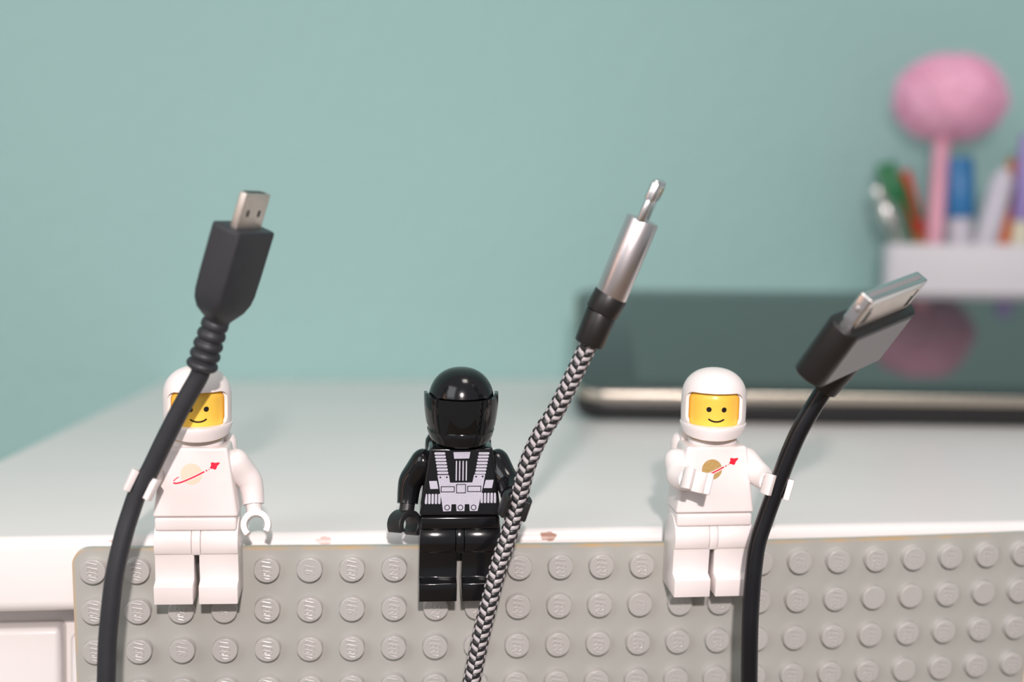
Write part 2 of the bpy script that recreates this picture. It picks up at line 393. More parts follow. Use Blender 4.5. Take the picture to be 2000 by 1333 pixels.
# raised letters: strokes of L, E, G, O in a cell 0.6 wide and 1.7 high
LETTERS = {
    'L': [[(0, 1.7), (0, 0), (.5, 0)]],
    'E': [[(.55, 1.7), (0, 1.7), (0, 0), (.55, 0)], [(0, .85), (.45, .85)]],
    'G': [[(.6, 1.4), (.5, 1.62), (.3, 1.7), (.1, 1.62), (0, 1.4), (0, .3), (.1, .08), (.3, 0), (.5, .08), (.6, .3), (.6, .8), (.32, .8)]],
    'O': [[(.3, 1.7), (.1, 1.62), (0, 1.4), (0, .3), (.1, .08), (.3, 0), (.5, .08), (.6, .3), (.6, 1.4), (.5, 1.62), (.3, 1.7)]]}
def letter_sdf(S, H, keep):
    d = np.full(S.shape, 1e3); off = 0.0
    for ch in 'LEGO':
        if ch in keep:
            for pl in LETTERS[ch]: d = np.minimum(d, sd_line(S, H, [(off + a, b) for a, b in pl], 0.085))
        off += 0.89
    return d
def stud_mesh(keep, height):
    R, Hh, seg = 2.4, 1.7, 96
    V, F, rings = [], [], []
    radii = [0.0] + list(np.linspace(0.09, 2.12, 27))
    for r in radii:
        if r == 0: rings.append([0]); V.append((0, -Hh, 0)); continue
        rings.append(list(range(len(V), len(V) + seg)))
        for i in range(seg):
            a = 2 * math.pi * i / seg; V.append((r * math.cos(a), -Hh, r * math.sin(a)))
    ntop = len(V); A = np.array(V)
    X, Z = A[:, 0], A[:, 2]; H = X + 0.85; S = -Z + 1.63 - 0.22 * (H - .85)
    d = letter_sdf(S, H, keep); bump = np.clip(0.5 - d / 0.12, 0, 1); bump = bump * bump * (3 - 2 * bump)
    A[:, 1] -= height * bump; V = [tuple(v) for v in A]
    for r, y in ((2.28, -1.685), (2.37, -1.62), (2.4, -1.5), (2.4, -0.1), (2.48, 0.02), (2.48, 0.5)):
        rings.append(list(range(len(V), len(V) + seg)))
        for i in range(seg):
            a = 2 * math.pi * i / seg; V.append((r * math.cos(a), y, r * math.sin(a)))
    for A_, B_ in zip(rings, rings[1:]):
        for i in range(seg):
            j = (i + 1) % seg
            F.append((0, B_[i], B_[j]) if len(A_) == 1 else (A_[i], B_[i], B_[j], A_[j]))
    F.append(tuple(reversed(rings[-1])))
    me = mesh_from(V, F, 'stud'); me.materials.append(M['stud']); me.shade_smooth(); me.set_sharp_from_angle(angle=math.radians(50)); return me
STUDS = [stud_mesh('LEGO', .10), stud_mesh('LEGO', .06), stud_mesh('EG', .06), stud_mesh('LEG', .08), stud_mesh('', 0)]
HID = {(c, 0) for c in (2, 3, 8, 9, 14, 15)}
for r in range(NR):
    for c in range(NC):
        if (c, r) in HID: continue
        worn = 0.12 if c < 13 else 0.5
        k = 0 if rng.random() > worn else int(rng.integers(1, 5))
        o = bpy.data.objects.new('stud', STUDS[k]); COL.objects.link(o); o.parent = plate
        o.location = (8 * c * MM, bow(8 * c) * MM, (-4 - 8 * r) * MM); o.rotation_euler = (0, math.radians(rng.normal(0, 2)), math.atan(bow_slope(8 * c)))

# ================================================================ TOY FIGURES
ZF = -7.5
LEAN = -math.radians(3.0)
def U(V):   # the upper body leans back a little at the hips
    return xf(xf(V, None, (0, 4, -16)), rx(LEAN), (0, -4, 16))
def arm_pose(s, th, be):
    S = np.array([s * 6.5, -4.0, 25.3]); R = rx(-math.radians(th)) @ ry(-s * math.radians(be)); return S, R
W0 = lambda s: np.array([s * 2.4, -2.7, -7.9])
def d0(s):
    d = np.array([s * .05, -.64, -.77]); return d / np.linalg.norm(d)
def arm_mesh(s, th, be):
    S, R = arm_pose(s, th, be)
    pts = [(-.5, 0, 1.9, .9), (-.35, 0, 1.65, 1.5), (-.1, 0, 1.2, 2.05), (.15, 0, .5, 2.4), (.5, 0, -.6, 2.5), (1.3, 0, -2.5, 2.42), (2.15, -.35, -4.3, 2.3), (2.38, -1.2, -5.9, 2.12), (2.4, -2.2, -7.3, 2.0), (2.4, -2.7, -7.9, 1.97)]
    C = catmull([(s * a, b, c, r) for a, b, c, r in pts], 0.35)
    V, F, _ = sweep(C[:, :3], C[:, 3], 32)
    return U(xf(V, R, S)), F
def hand_geo(s, th, be, axis, ctr=None):
    """C-shaped gripping hand with its peg, axis = direction of whatever it grips"""
    S, R = arm_pose(s, th, be); Wp = S + R @ W0(s); d = R @ d0(s)
    if ctr is None: ctr = Wp + 3.9 * d
    d = ctr - Wp; d /= np.linalg.norm(d)
    ax = np.asarray(axis, float); ax = ax - d * (ax @ d); ax /= np.linalg.norm(ax); side = np.cross(ax, d)
    ro, ri, g = 2.72, 1.62, math.radians(44)
    a = np.linspace(g, 2 * math.pi - g, 41)
    a2 = np.linspace(g + .1, 2 * math.pi - g - .1, 41)
    outer = [(math.cos(t), math.sin(t)) for t in a2]
    P = [(ro * c * 1.02, ro * sn) for c, sn in outer]
    P += [(ri * math.cos(t), ri * math.sin(t)) for t in a[::-1]]
    V, F = prism(P, -1.95, 1.95, 'xyz')
    B = np.stack([d, side, ax], 1)
    return V, F, B, ctr
def hand_mesh(s, th, be, axis, ctr=None):
    V, F, B, c = hand_geo(s, th, be, axis, ctr)
    Vp, Fp = rod((-4.9, 0, 0), (-2.0, 0, 0), 1.42, 1.42, 24)
    bm_me = boolean(bevel_mesh(V, F, .36, 3, 50), [mesh_from(Vp, Fp)], 'UNION')
    n = len(bm_me.vertices); co = np.empty(n * 3); bm_me.vertices.foreach_get('co', co); co = co.reshape(-1, 3) / MM
    co = U(xf(co, B, c)) * MM; bm_me.vertices.foreach_set('co', co.ravel()); bm_me.update()
    return bm_me
def fig_rot(xc): return rz(math.atan(bow_slope(xc)))
def fig_to_plate(xc, P): return fig_rot(xc) @ np.asarray(P) + [xc, bow(xc), ZF]

# --- chest prints: signed distances on the torso front
def logo(X, Z, ox, oz, ring):
    X, Z = X - ox, Z - oz
    planet = sd_circ(X, Z, (-0.62, 23.95), 1.95)
    arc = [(-3.72, 22.33), (-3.4, 22.27), (-3.0, 22.32), (-2.5, 22.44), (-1.7, 22.76), (-.7, 23.2), (.4, 23.73), (1.58, 24.36)]
    sw = sd_line(X, Z, arc, 0.145)
    gap = sd_line(X, Z, arc, 0.30)
    red = np.min([sw, sd_line(X, Z, [(-3.78, 22.72), (-3.4, 23.08), (-2.92, 23.42)], .085), sd_circ(X, Z, (2.05, 24.6), .16), sd_circ(X, Z, (2.5, 24.84), .11),
                  sd_poly(X, Z, [(2.85, 26.02), (3.15, 26.08), (3.62, 25.98), (4.25, 26.1), (4.38, 25.95), (4.2, 25.72), (3.95, 25.5), (3.78, 24.98), (3.6, 24.82), (3.4, 24.86), (3.2, 24.98), (2.85, 24.98), (2.7, 25.1), (2.74, 25.25), (2.92, 25.5)]) - .05], axis=0)
    return (np.maximum(planet, -gap) if ring else planet), red
def suit(X, Z):
    cx = lambda c: (c - 612) / 77.0
    cz = lambda c: 16 + (1075 - c) / 75.2
    Xc = X * 77 + 612; Yc = 1075 - (Z - 16) * 75.2         # work in the drawing's own units
    D = []
    for k in range(7):
        y = 193 + 45.3 * k; o = 7.6 * k
        D.append(sd_box(Xc, Yc, 228 + o, 383 + o, y - 17, y + 17, 15)); D.append(sd_box(Xc, Yc, 1224 - 228 - o - 155 + 12, 1224 - 228 - o + 12, y - 17, y + 17, 15))
    D.append(sd_poly(Xc, Yc, [(497, 175), (738, 172), (722, 264), (510, 268)]))
    for x in (542, 589, 637, 684): D.append(sd_line(Xc, Yc, [(x, 305), (x, 568)], 9))
    D.append(sd_poly(Xc, Yc, [(158, 580), (268, 578), (290, 690), (176, 692)])); D.append(sd_poly(Xc, Yc, [(1075, 566), (962, 568), (934, 682), (1052, 682)]))
    for k in range(5):
        x = 118 + 47 * k; D.append(sd_box(Xc, Yc, x - 17, x + 17, 760, 905, 15)); x = 1097 - 47 * k; D.append(sd_box(Xc, Yc, x - 17, x + 17, 748, 895, 15))
    vest = sd_poly(Xc, Yc, [(275, 497), (437, 495), (455, 604), (772, 602), (795, 490), (952, 490), (925, 650), (905, 745), (880, 870), (852, 1005), (740, 1005), (733, 908), (668, 908), (664, 1005), (552, 1005), (545, 908), (480, 908), (474, 1005), (362, 1008), (338, 860), (318, 750), (305, 660)])
    cut = [np.abs(sd_box(Xc, Yc, 330, 516, 660, 735)) - 6, np.abs(sd_box(Xc, Yc, 548, 676, 630, 748)) - 6, np.abs(sd_box(Xc, Yc, 706, 894, 655, 732)) - 6]
    for x, y in ((316, 530), (409, 528), (824, 520), (917, 518)): cut.append(sd_circ(Xc, Yc, (x, y), 13))
    for x in (418, 607, 795): cut.append(np.abs(sd_circ(Xc, Yc, (x, 955), 34)) - 6)
    vest = np.maximum(vest, -np.min(cut, axis=0)); D.append(vest)
    return np.min(D, axis=0) / 76.0
M['torso_faded'] = ink_mat('white_torso_faded_print', WHITE, [('ink_a', lin((226, 212, 178)), .85, .55), ('ink_b', (0.80, 0.022, 0.060), 1.0, 0)], .30)
M['torso_gold'] = ink_mat('white_torso_gold_print', WHITE, [('ink_a', (0.46, 0.285, 0.065), 1.0, .25), ('ink_b', (0.78, 0.012, 0.035), 1.0, 0)], .30)
M['torso_suit'] = ink_mat('black_torso_silver_print', (0.006, 0.006, 0.007), [('ink_a', (0.54, 0.53, 0.62), 1.0, .22)], .17, var=.2)
M['face'] = ink_mat('yellow_face_print', (0.97, 0.59, 0.08), [('ink_a', (0.010, 0.006, 0.004), 1.0, 0)], .32, var=.02)

TB, TT = 7.6, 5.75     # half widths of the torso
YB, YT = -7.95, -7.55  # its front at the bottom and at the top
def torso_V():
    V = [(-TB, YB, 16), (TB, YB, 16), (TB, -.1, 16), (-TB, -.1, 16), (-TT, YT, 28.75), (TT, YT, 28.75), (TT, -.5, 28.75), (-TT, -.5, 28.75)]
    F = [(0, 3, 2, 1), (4, 5, 6, 7), (0, 1, 5, 4), (1, 2, 6, 5), (2, 3, 7, 6), (3, 0, 4, 7)]
    return V, F
def print_panel(kind, ox, oz):
    zs = np.linspace(16.35, 28.2, 150); us = np.linspace(-1, 1, 180); V = []; XX = []; ZZ = []
    for z in zs:
        t = (z - 16) / 12.75; hw = TB + (TT - TB) * t - .55; y = YB + (YT - YB) * t - .012
        for u in us: V.append((u * hw, y, z)); XX.append(u * hw); ZZ.append(z)
    nx = len(us); F = [(i * nx + j, i * nx + j + 1, (i + 1) * nx + j + 1, (i + 1) * nx + j) for i in range(len(zs) - 1) for j in range(nx - 1)]
    me = mesh_from(U(V), F); X, Z = np.array(XX), np.array(ZZ)
    if kind == 'suit': set_attr(me, 'ink_a', suit(X, Z))
    else:
        a, b = logo(X, Z, ox, oz, True); set_attr(me, 'ink_a', a); set_attr(me, 'ink_b', b)
    return me

HX, HY = 0.0, -4.0     # head axis
def head_mesh(yaw):
    prof = [(0, 29.6), (3.4, 29.6), (3.6, 29.9), (4.4, 30.1), (4.9, 30.7), (5.1, 31.5)] + [(5.1, z) for z in np.linspace(31.8, 37.6, 40)] + [(5.1, 37.9), (4.9, 38.7), (4.4, 39.3), (3.6, 39.6), (0, 39.6)]
    V, F = lathe(prof, 160); A = np.array(V); ang = np.arctan2(A[:, 0], -A[:, 1]); X = ang * 5.1; Z = A[:, 2]
    front = np.abs(ang) < 1.4
    eye = np.minimum(sd_circ(X, Z, (-1.42, 36.05), .50), sd_circ(X, Z, (1.42, 36.05), .50))
    mouth = sd_line(X, Z, [(-1.38, 34.22), (-1.0, 33.98), (-.5, 33.83), (0, 33.78), (.5, 33.83), (1.0, 33.98), (1.38, 34.22)], .165)
    ink = np.where(front & (np.hypot(A[:, 0], A[:, 1]) > 5.0), np.minimum(eye, mouth), 9.0)
    me = mesh_from(U(xf(A, rz(yaw), (HX, HY, 0))), F); set_attr(me, 'ink_a', ink); return me
def helmet_profile(z0, h, rmax=6.12):
    P = [(0, z0), (5.72, z0), (5.85, z0 + .1), (6.0, z0 + .7), (6.2, z0 + 1.7), (6.26, z0 + 2.4), (6.2, z0 + 2.55), (6.08, z0 + 2.62), (6.08, z0 + 3.2)]
    zc = z0 + 7.2
    P += [(rmax, z0 + 4.5), (rmax, z0 + 5.8), (rmax, zc)]
    for k in range(1, 17):
        t = k / 16 * math.pi / 2; P.append((rmax * math.cos(t) ** (2 / 2.25), zc + (z0 + h - zc) * math.sin(t) ** (2 / 2.25)))
    P[-1] = (0, z0 + h); return P
def helmet_mesh(yaw, z0=30.3, h=12.9, open_face=True):
    def shp(x, y, z, a):
        t = z - z0
        if y < 0:
            k = 0.13 if t < 2.58 else 0.04; y *= 1 + k * math.cos(a) ** 2 if math.cos(a) > 0 else 1
        else: y *= 1.06
        return x, y, z + (1.25 * (1 - max(0, math.cos(a))) ** 1.3 * max(0, 1 - t / 2.6) if t < 2.6 else 0)
    V, F = lathe(helmet_profile(z0, h), 96, shp); outer = mesh_from(V, F)
    cav = [(0, z0 - 3), (5.3, z0 - 3), (5.3, z0 + 7.0)] + [(5.3 * math.cos(t), z0 + 7.0 + 4.4 * math.sin(t)) for t in (.4, .8, 1.2)] + [(0, z0 + 11.5)]
    V, F = lathe(cav, 72); cavity = mesh_from(V, F); cut = [cavity]
    if open_face:
        # the opening narrows inwards like a moulded frame
        Pf = rrect(-5.75, 5.75, z0 + 2.6, z0 + 8.95, 1.5, 8); Pb = rrect(-5.2, 5.2, z0 + 2.62, z0 + 8.85, 1.5, 8); n = len(Pf)
        V = [(a, -9.5, b) for a, b in Pf] + [(a, -2.85, b) for a, b in Pb]
        F = [tuple(range(n)), tuple(range(2 * n - 1, n - 1, -1))] + [(i, (i + 1) % n, n + (i + 1) % n, n + i) for i in range(n)]
        cut.append(mesh_from(V, F))
        V, F = prism(rrect(-4.68, 4.68, z0 + 2.64, z0 + 8.75, 1.4, 8), -9.0, -1.2, 'xzy'); cut.append(mesh_from(V, F))
    me = boolean(outer, cut)
    co = np.empty(len(me.vertices) * 3); me.vertices.foreach_get('co', co); co = co.reshape(-1, 3) / MM
    co = U(xf(co, rz(yaw), (HX, HY + .1, 0))) * MM; me.vertices.foreach_set('co', co.ravel()); me.update(); return me
def visor_mesh(yaw):
    nphi, nz, th = 64, 18, .6; V = []; V2 = []
    for i in range(nphi + 1):
        ph = math.radians(-97 + 194 * i / nphi); a = abs(math.degrees(ph))
        e = min(1, max(0, (a - 52) / 26)); e = e * e * (3 - 2 * e)
        zt = 38.0 + .62 * e; zb = 31.3 + 2.2 * min(1, max(0, (a - 25) / 65)) ** 1.4
        if a > 92: zb += (a - 92) * .12
        for k in range(nz + 1):
            v = k / nz; z = zb + (zt - zb) * v
            r = 7.05 - .55 * (1 - v) ** 2 - .15 * v
            for L_, rr in ((V, r), (V2, r - th)):
                L_.append((rr * math.sin(ph), -rr * math.cos(ph) * 1.02, z))
    nk = nz + 1; n = len(V); F = []
    for i in range(nphi):
        for k in range(nz):
            q = (i * nk + k, (i + 1) * nk + k, (i + 1) * nk + k + 1, i * nk + k + 1); F.append(q); F.append(tuple(n + j for j in reversed(q)))
    bd = [i * nk for i in range(nphi + 1)] + [nphi * nk + k for k in range(1, nk)] + [i * nk + nz for i in range(nphi - 1, -1, -1)] + [k for k in range(nz - 1, 0, -1)]
    for i in range(len(bd)): a, b = bd[i], bd[(i + 1) % len(bd)]; F.append((a, b, n + b, n + a))
    return mesh_from(U(xf(V + V2, rz(yaw), (HX, HY, 0))), F)

def toy(xc, label, body, hand_mat, prn, head_yaw, helm_yaw, arms, visor=False, print_off=(0, 0)):
    t = root('toy_figure', (xc, bow(xc), ZF), label, 'toy figure', rot=fig_rot(xc), group='toy figures gripping cables on the grey plate')
    # legs: rounded thigh, recessed shin, toe
    AX, AZ, RR = -4.1, 10.9, 4.05
    prof = [(-.05, 0), (-.05, AZ)] + [(AX + RR * math.cos(math.radians(a)), AZ + RR * math.sin(math.radians(a))) for a in range(0, 206, 8)]
    prof += [(AX - RR * math.cos(math.radians(26)), AZ - RR * math.sin(math.radians(26))), (-7.35, 9.0), (-7.3, 4.15), (-7.55, 3.95), (-9.05, 3.5), (-9.2, 3.35), (-9.2, 0)]
    for s in (-1, 1):
        V, F = prism(prof, s * .52 if s > 0 else -7.5, 7.5 if s > 0 else -.52, 'yzx'); V = [(s * .86 if abs(v[0]) < 1 and v[2] > 9.05 else v[0], v[1], v[2]) for v in V]; link('leg', bevel_mesh(V, F, .13, 2, 28), body, t)
    hip = link('hip', bevel_mesh(*box(-7.3, 7.3, -7.85, -.2, 13.55, 16.0), .45, 3), body, t)
    cr = [(AX + 4.06 * math.cos(math.radians(a)), AZ + 4.06 * math.sin(math.radians(a))) for a in range(-30, 211, 8)]
    V, F = prism(cr, -.76, .76, 'yzx'); link('crotch_piece', bevel_mesh(V, F, .1, 2, 28), body, hip)
    V, F = torso_V(); tor = link('torso', bevel_mesh(U(V), F, .5, 4), body, t)
    link('chest_print', print_panel(prn, *print_off), M[{'faded': 'torso_faded', 'gold': 'torso_gold', 'suit': 'torso_suit'}[prn]], tor, sharp=180)
    for s, th, be, axis in arms:
        V, F = arm_mesh(s, th, be); a = link('arm', mesh_from(V, F), body, t, sharp=50)
        link('hand', hand_mesh(s, th, be, axis), hand_mat, a)
    # air tank worn on the back, its collar under the head
    tk = link('air_tank_collar', bevel_mesh(*(lambda VF: (U(VF[0]), VF[1]))(prism(rrect(-4.6, 4.6, -7.5, -.4, 3.2), 28.7, 29.85, 'xyz')), .3, 3), body, t)
    for s in (-1, 1):
        V, F = lathe([(0, 19), (1.4, 19.1), (2.3, 20), (2.45, 21.2), (2.45, 27.3), (2.35, 28.3), (1.9, 29.1), (1.2, 29.4), (0, 29.45)], 32); link('tank', mesh_from(U(xf(V, None, (s * 3.9, 2.3, 0))), F), body, tk)
    V, F = box(-5.2, 5.2, -1.2, 1.8, 28.2, 31.2); link('tank_bracket', bevel_mesh(U(V), F, .5, 3), body, tk)
    hd = link('head', head_mesh(head_yaw), M['face'] if not visor else body, t)
    if visor:
        h = link('helmet', helmet_mesh(helm_yaw, 29.3, 13.9), body, t); link('visor', visor_mesh(helm_yaw), M['visor'], h)
    else: link('helmet', helmet_mesh(helm_yaw), body, t)
    return t

# cable courses (plate coordinates)
C1 = [(22.4, -15.5, 38.11), (21.9, -15.3, 36.68), (19.0, -14.8, 31.51), (15.85, -14.2, 25.3), (13.28, -13.7, 19.97), (11.18, -13.6, 16.18), (9.83, -13.9, 12.49), (8.53, -14.6, 8.2), (7.22, -15.5, 2.57), (6.46, -16.0, -2.48), (5.61, -16.5, -10.39), (5.25, -17.0, -17.62), (4.71, -17.0, -25.05), (4.2, -17, -60)]
C2 = [(89.0, -16.5, 43.0), (88.62, -16.3, 42.04), (84.1, -15.0, 31.23), (81.23, -14.4, 25.93), (79.05, -14.0, 20.16), (77.52, -13.8, 12.93), (76.21, -14.1, 7.94), (74.24, -14.8, 1.72), (72.9, -15.5, -3.85), (71.45, -16.0, -10.0), (70.35, -16.5, -15.68), (69.55, -17.0, -19.71), (68.37, -17.0, -26.39), (64, -17, -60)]
C3 = [(132.4, -17.4, 35.6), (130.9, -16.6, 32.12), (128.44, -16.0, 26.83), (126.45, -15.6, 20.91), (125.12, -15.3, 15.91), (123.57, -15.2, 10.5), (122.17, -15.4, 5.46), (121.55, -15.9, 0.39), (121.33, -16.3, -5.05), (121.29, -16.7, -11.03), (121.7, -17.0, -21.4), (122.13, -17.0, -28.34), (122.5, -17, -60)]
def tang(C, z):
    C = np.array(C); i = int(np.argmin(np.abs(C[:, 2] - z))); d = C[i - 1] - C[i + 1]; return d / np.linalg.norm(d)
toy(20, 'white toy astronaut with faded chest print behind the thick matte black cable', M['white'], M['white'], 'faded', math.radians(10.5), math.radians(10),
    [(-1, 60, -7, tang(C1, 17.5)), (1, -20, 8, (.05, -1, .35))])
toy(68, 'all-black toy figure with dark visor and silver chest print', M['black'], M['black_hand'], 'suit', 0, math.radians(1),
    [(-1, -22, 6, (.6, -.8, .2)), (1, 36, 1, tang(C2, 13))], visor=True)
toy(116, 'white toy astronaut with gold planet chest print holding a glossy black cable', M['white'], M['white'], 'gold', math.radians(-10), math.radians(-15),
    [(-1, 61, -15, (.30, .1, 1)), (1, 54, 0, tang(C3, 16.5))], print_off=(-.3, .45))

# ================================================================ CABLES
def seg_part(name, VF, base, mat, parent, **k):
    V, F = VF[0], VF[1]; return link(name, mesh_from(xf(V, None, -np.asarray(base)), F), mat, parent, **k)
def bev_part(name, VF, base, mat, parent, bw, seg=3, ang=25, **k):
    V, F = VF[0], VF[1]; return link(name, bevel_mesh(xf(V, None, -np.asarray(base)), F, bw, seg, ang), mat, parent, **k)

# --- cable 1: matte black with a flat angular plug
b1 = C1[-1]; c1 = root('charging_cable', b1, 'matte black cable with ribbed collar and flat angular plug rising past the left astronaut', 'cable', group='cables held up by toy figures')
P = catmull(C1, .5); seg_part('cord', sweep(P, 1.62, 28), b1, M['rubber'], c1)
A0, A1_ = np.array([22.41, -15.5, 38.29]), np.array([25.2, -16.22, 46.9])
RP = catmull([A0 - (A1_ - A0) * .02, A0 * .5 + A1_ * .5 + np.array([-.05, 0, 0]), A1_], .12)
def ribs(n):
    t = np.linspace(0, 1, n); w = (t * 5.0) % 1.0
    r = 2.05 + (2.75 - .45 * t - 2.05) * np.clip(np.sin(np.pi * np.clip((w - .08) / .80, 0, 1)), 0, 1) ** .45; return r
seg_part('strain_relief', sweep(RP, ribs(len(RP)), 36), b1, M['rubber'], c1, sharp=60)
ax = np.array([.287, -.094, .953]); ax /= np.linalg.norm(ax)
view = CAM_POS - np.array([28, -17, 56]); view /= np.linalg.norm(view); view -= ax * (view @ ax); view /= np.linalg.norm(view); rgt = np.cross(ax, view); rgt = rgt if rgt[0] > 0 else -rgt
nw = math.cos(math.radians(55)) * view + math.sin(math.radians(55)) * rgt
B = frame_rot(ax, nw)                                  # local -y is the wide face
o1 = np.array([26.30, -16.55, 50.0])
def loft(sections, n=10):
    """rounded-rectangle sections (z, half width, half thickness, corner) lofted along z"""
    V, F = [], []; m = None
    for z, hx, hy, r in sections:
        P2 = rrect(-hx, hx, -hy, hy, min(r, hx * .99, hy * .99), 5); m = len(P2); V += [(a, b, z) for a, b in P2]
    k = len(sections)
    F = [tuple(range(m))[::-1], tuple(range((k - 1) * m, k * m))] + [(i * m + j, i * m + (j + 1) % m, (i + 1) * m + (j + 1) % m, (i + 1) * m + j) for i in range(k - 1) for j in range(m)]
    return V, F
sec = [(-4.3, 2.0, 1.95, 1.9), (-3.2, 2.2, 2.05, 1.9), (-2.4, 3.1, 2.35, 1.8), (-1.4, 4.15, 2.7, 1.6), (0, 4.75, 2.95, 1.3), (1.6, 4.95, 3.05, 1.1), (5, 5.0, 3.05, .95), (12.6, 5.0, 3.05, .85), (13.2, 4.95, 3.0, .8), (13.35, 4.75, 2.8, .7)]
V, F = loft(sec); seg_part('plug_housing', (xf(V, B, o1), F), b1, M['rubber'], c1, sharp=50)
hexp = [(-3.4, -.95), (3.4, -.95), (3.4, .25), (2.65, .95), (-2.65, .95), (-3.4, .25)]
V, F = prism(hexp, 13.2, 19.4, 'xyz'); mp = bev_part('metal_plug', (xf(V, B, o1), F), b1, M['metal'], c1, .22, 3)
V, F = prism([(a * .8, b * .62) for a, b in hexp], 19.0, 19.43, 'xyz'); seg_part('plug_mouth', (xf(V, B, o1), F), b1, M['socket'], mp)
for s in (-1, 1):
    V, F = prism(rrect(s * 1.5 - .35, s * 1.5 + .35, 15.4, 16.6, .2), -.965, -.90, 'xzy'); seg_part('latch', (xf(V, B, o1), F), b1, M['socket'], mp)

# --- cable 2: braided, aluminium barrel, slim tip
b2 = C2[-1]; c2 = root('braided_cable', b2, 'black and silver braided cable with round aluminium plug beside the black figure', 'cable', group='cables held up by toy figures')
P = catmull(C2, .09); NCOL, PITCH = 6, 1.70
def braid(ang, L):
    u = (ang / (2 * math.pi) * NCOL + .5) % NCOL; c = np.floor(u).astype(int); f = u - c; s = np.where(c % 2 == 0, 1.0, -1.0)
    wv = L / PITCH + s * .36 * (f - .5) + np.where(c % 2 == 0, 0.0, .5); g = (wv * 2) % 1.0
    return np.floor(wv * 2).astype(int) % 2, f, g
def braid_disp(ang, L):
    i, f, g = braid(ang, L); return .16 * (np.sin(np.pi * g) ** .6) * (np.sin(np.pi * f) ** .45) - .12
SEGB = 72; V, F, Ls = sweep(P, 1.62, SEGB, up=(.25, -1, 0), disp=braid_disp)
me = mesh_from(xf(V, None, -np.asarray(b2)), F)
ang = np.arange(SEGB) * 2 * math.pi / SEGB; ink = []
for L in Ls:
    i, f, g = braid(ang, L); ink.append(np.where(i == 0, -(.5 - np.abs(g - .5)), (.5 - np.abs(g - .5))) + .09)
set_attr(me, 'ink_a', np.concatenate(ink))
M['braid'] = ink_mat('braided_yarn', (0.014, 0.014, 0.016), [('ink_a', (0.48, 0.445, 0.455), 1.0, .12)], .38, soft=.06, var=.3)
link('braided_cord', me, M['braid'], c2, sharp=180)
q0, q1, q2, q3, q4 = [np.array(v) for v in ((89.0, -16.5, 43.0), (90.91, -17.0, 48.72), (92.27, -17.3, 51.48), (97.06, -18.6, 64.99), (99.19, -19.2, 70.73))]
sl = seg_part('plug_sleeve', rod(q0 - (q1 - q0) * .02, q1, 2.62, 2.75, 40, .25), b2, M['plug_black'], c2)
seg_part('sleeve_rim', rod(q1 - (q2 - q1) * .05, q2 + (q2 - q1) * .12, 2.98, 3.0, 40, .2), b2, M['plug_black'], sl)
seg_part('plug_barrel', rod(q2, q3, 2.88, 2.88, 56, .18), b2, M['alu'], c2)
ad = (q4 - q3) / np.linalg.norm(q4 - q3); vw = CAM_POS - q3; edge = np.cross(ad, vw); edge /= np.linalg.norm(edge)
Bt = frame_rot(ad, edge + .12 * vw / np.linalg.norm(vw))      # the thin side of the tip faces the camera
V, F = prism(rrect(-3.3, 3.3, -.75, .75, .74, 6), -.2, 3.9, 'xyz'); tp = bev_part('connector_tip', (xf(V, Bt, q3), F), b2, M['chrome'], c2, .12, 2)
V, F = loft([(3.6, 3.3, .78, .7), (4.0, 3.32, 1.0, .8), (6.6, 3.3, 1.0, .8), (7.1, 3.1, .8, .7), (7.3, 2.7, .5, .45)]); seg_part('tip_end', (xf(V, Bt, q3), F), b2, M['chrome'], tp, sharp=60)
V, F = prism(rrect(-2.4, 2.4, 4.6, 6.2, .3), -1.04, -.9, 'xzy'); seg_part('contact_strip', (xf(V, Bt, q3), F), b2, M['contact'], tp)

# --- cable 3: glossy black, wide flat connector
b3 = C3[-1]; c3 = root('dock_cable', b3, 'glossy black cable with wide flat metal connector held by the right astronaut', 'cable', group='cables held up by toy figures')
UU, WW, NN = np.array([.327, -.448, .832]), np.array([.738, .671, .071]), np.array([.589, -.591, -.551])
UU /= np.linalg.norm(UU); WW -= UU * (WW @ UU); WW /= np.linalg.norm(WW); NN = np.cross(WW, UU)
B3 = np.stack([WW, -NN, UU], 1)                         # local x width, -y front, z towards the tip
r0 = np.array([132.63, -17.5, 36.1]); o3 = r0 + 5.8 * UU - 3.0 * WW
P = catmull(C3 + [], .5); top = np.array([r0 - UU * .4, r0 + UU * 1.0])
Pc = np.vstack([top[::-1], P]); seg_part('cord', sweep(Pc, 1.6, 28), b3, M['rubber_gloss'], c3)
rel = [r0 - UU * 1.3, r0 - UU * 1.15, r0 + UU * .8, r0 + UU * 3.0, r0 + UU * 5.5, r0 + UU * 8 - WW * .8]
seg_part('strain_relief', sweep(np.array(rel), [2.1, 2.5, 2.65, 2.8, 2.9, 2.9], 32), b3, M['plug_black'], c3, sharp=60)
V, F = prism(rrect(-13, 13, -3, 3, 2.6, 10), 0, 11.6, 'xyz'); hs = bev_part('plug_housing', (xf(V, B3, o3), F), b3, M['plug_black'], c3, .45, 3, 40)
V, F = prism(rrect(-10.3, 10.4, .5, 10.6, .3), -3.04, -2.9, 'xzy'); seg_part('face_panel', (xf(V, B3, o3), F), b3, M['grey_panel'], hs)
V, F = prism(rrect(-10.9, 10.9, -1.25, 1.25, .45), 11.0, 17.9, 'xyz'); mc = bev_part('metal_shell', (xf(V, B3, o3), F), b3, M['chrome'], c3, .2, 3, 40)
V, F = prism(rrect(-10.2, 10.2, 11.7, 16.7, .4), -1.30, -1.2, 'xzy'); seg_part('shell_face', (xf(V, B3, o3), F), b3, M['metal'], mc)
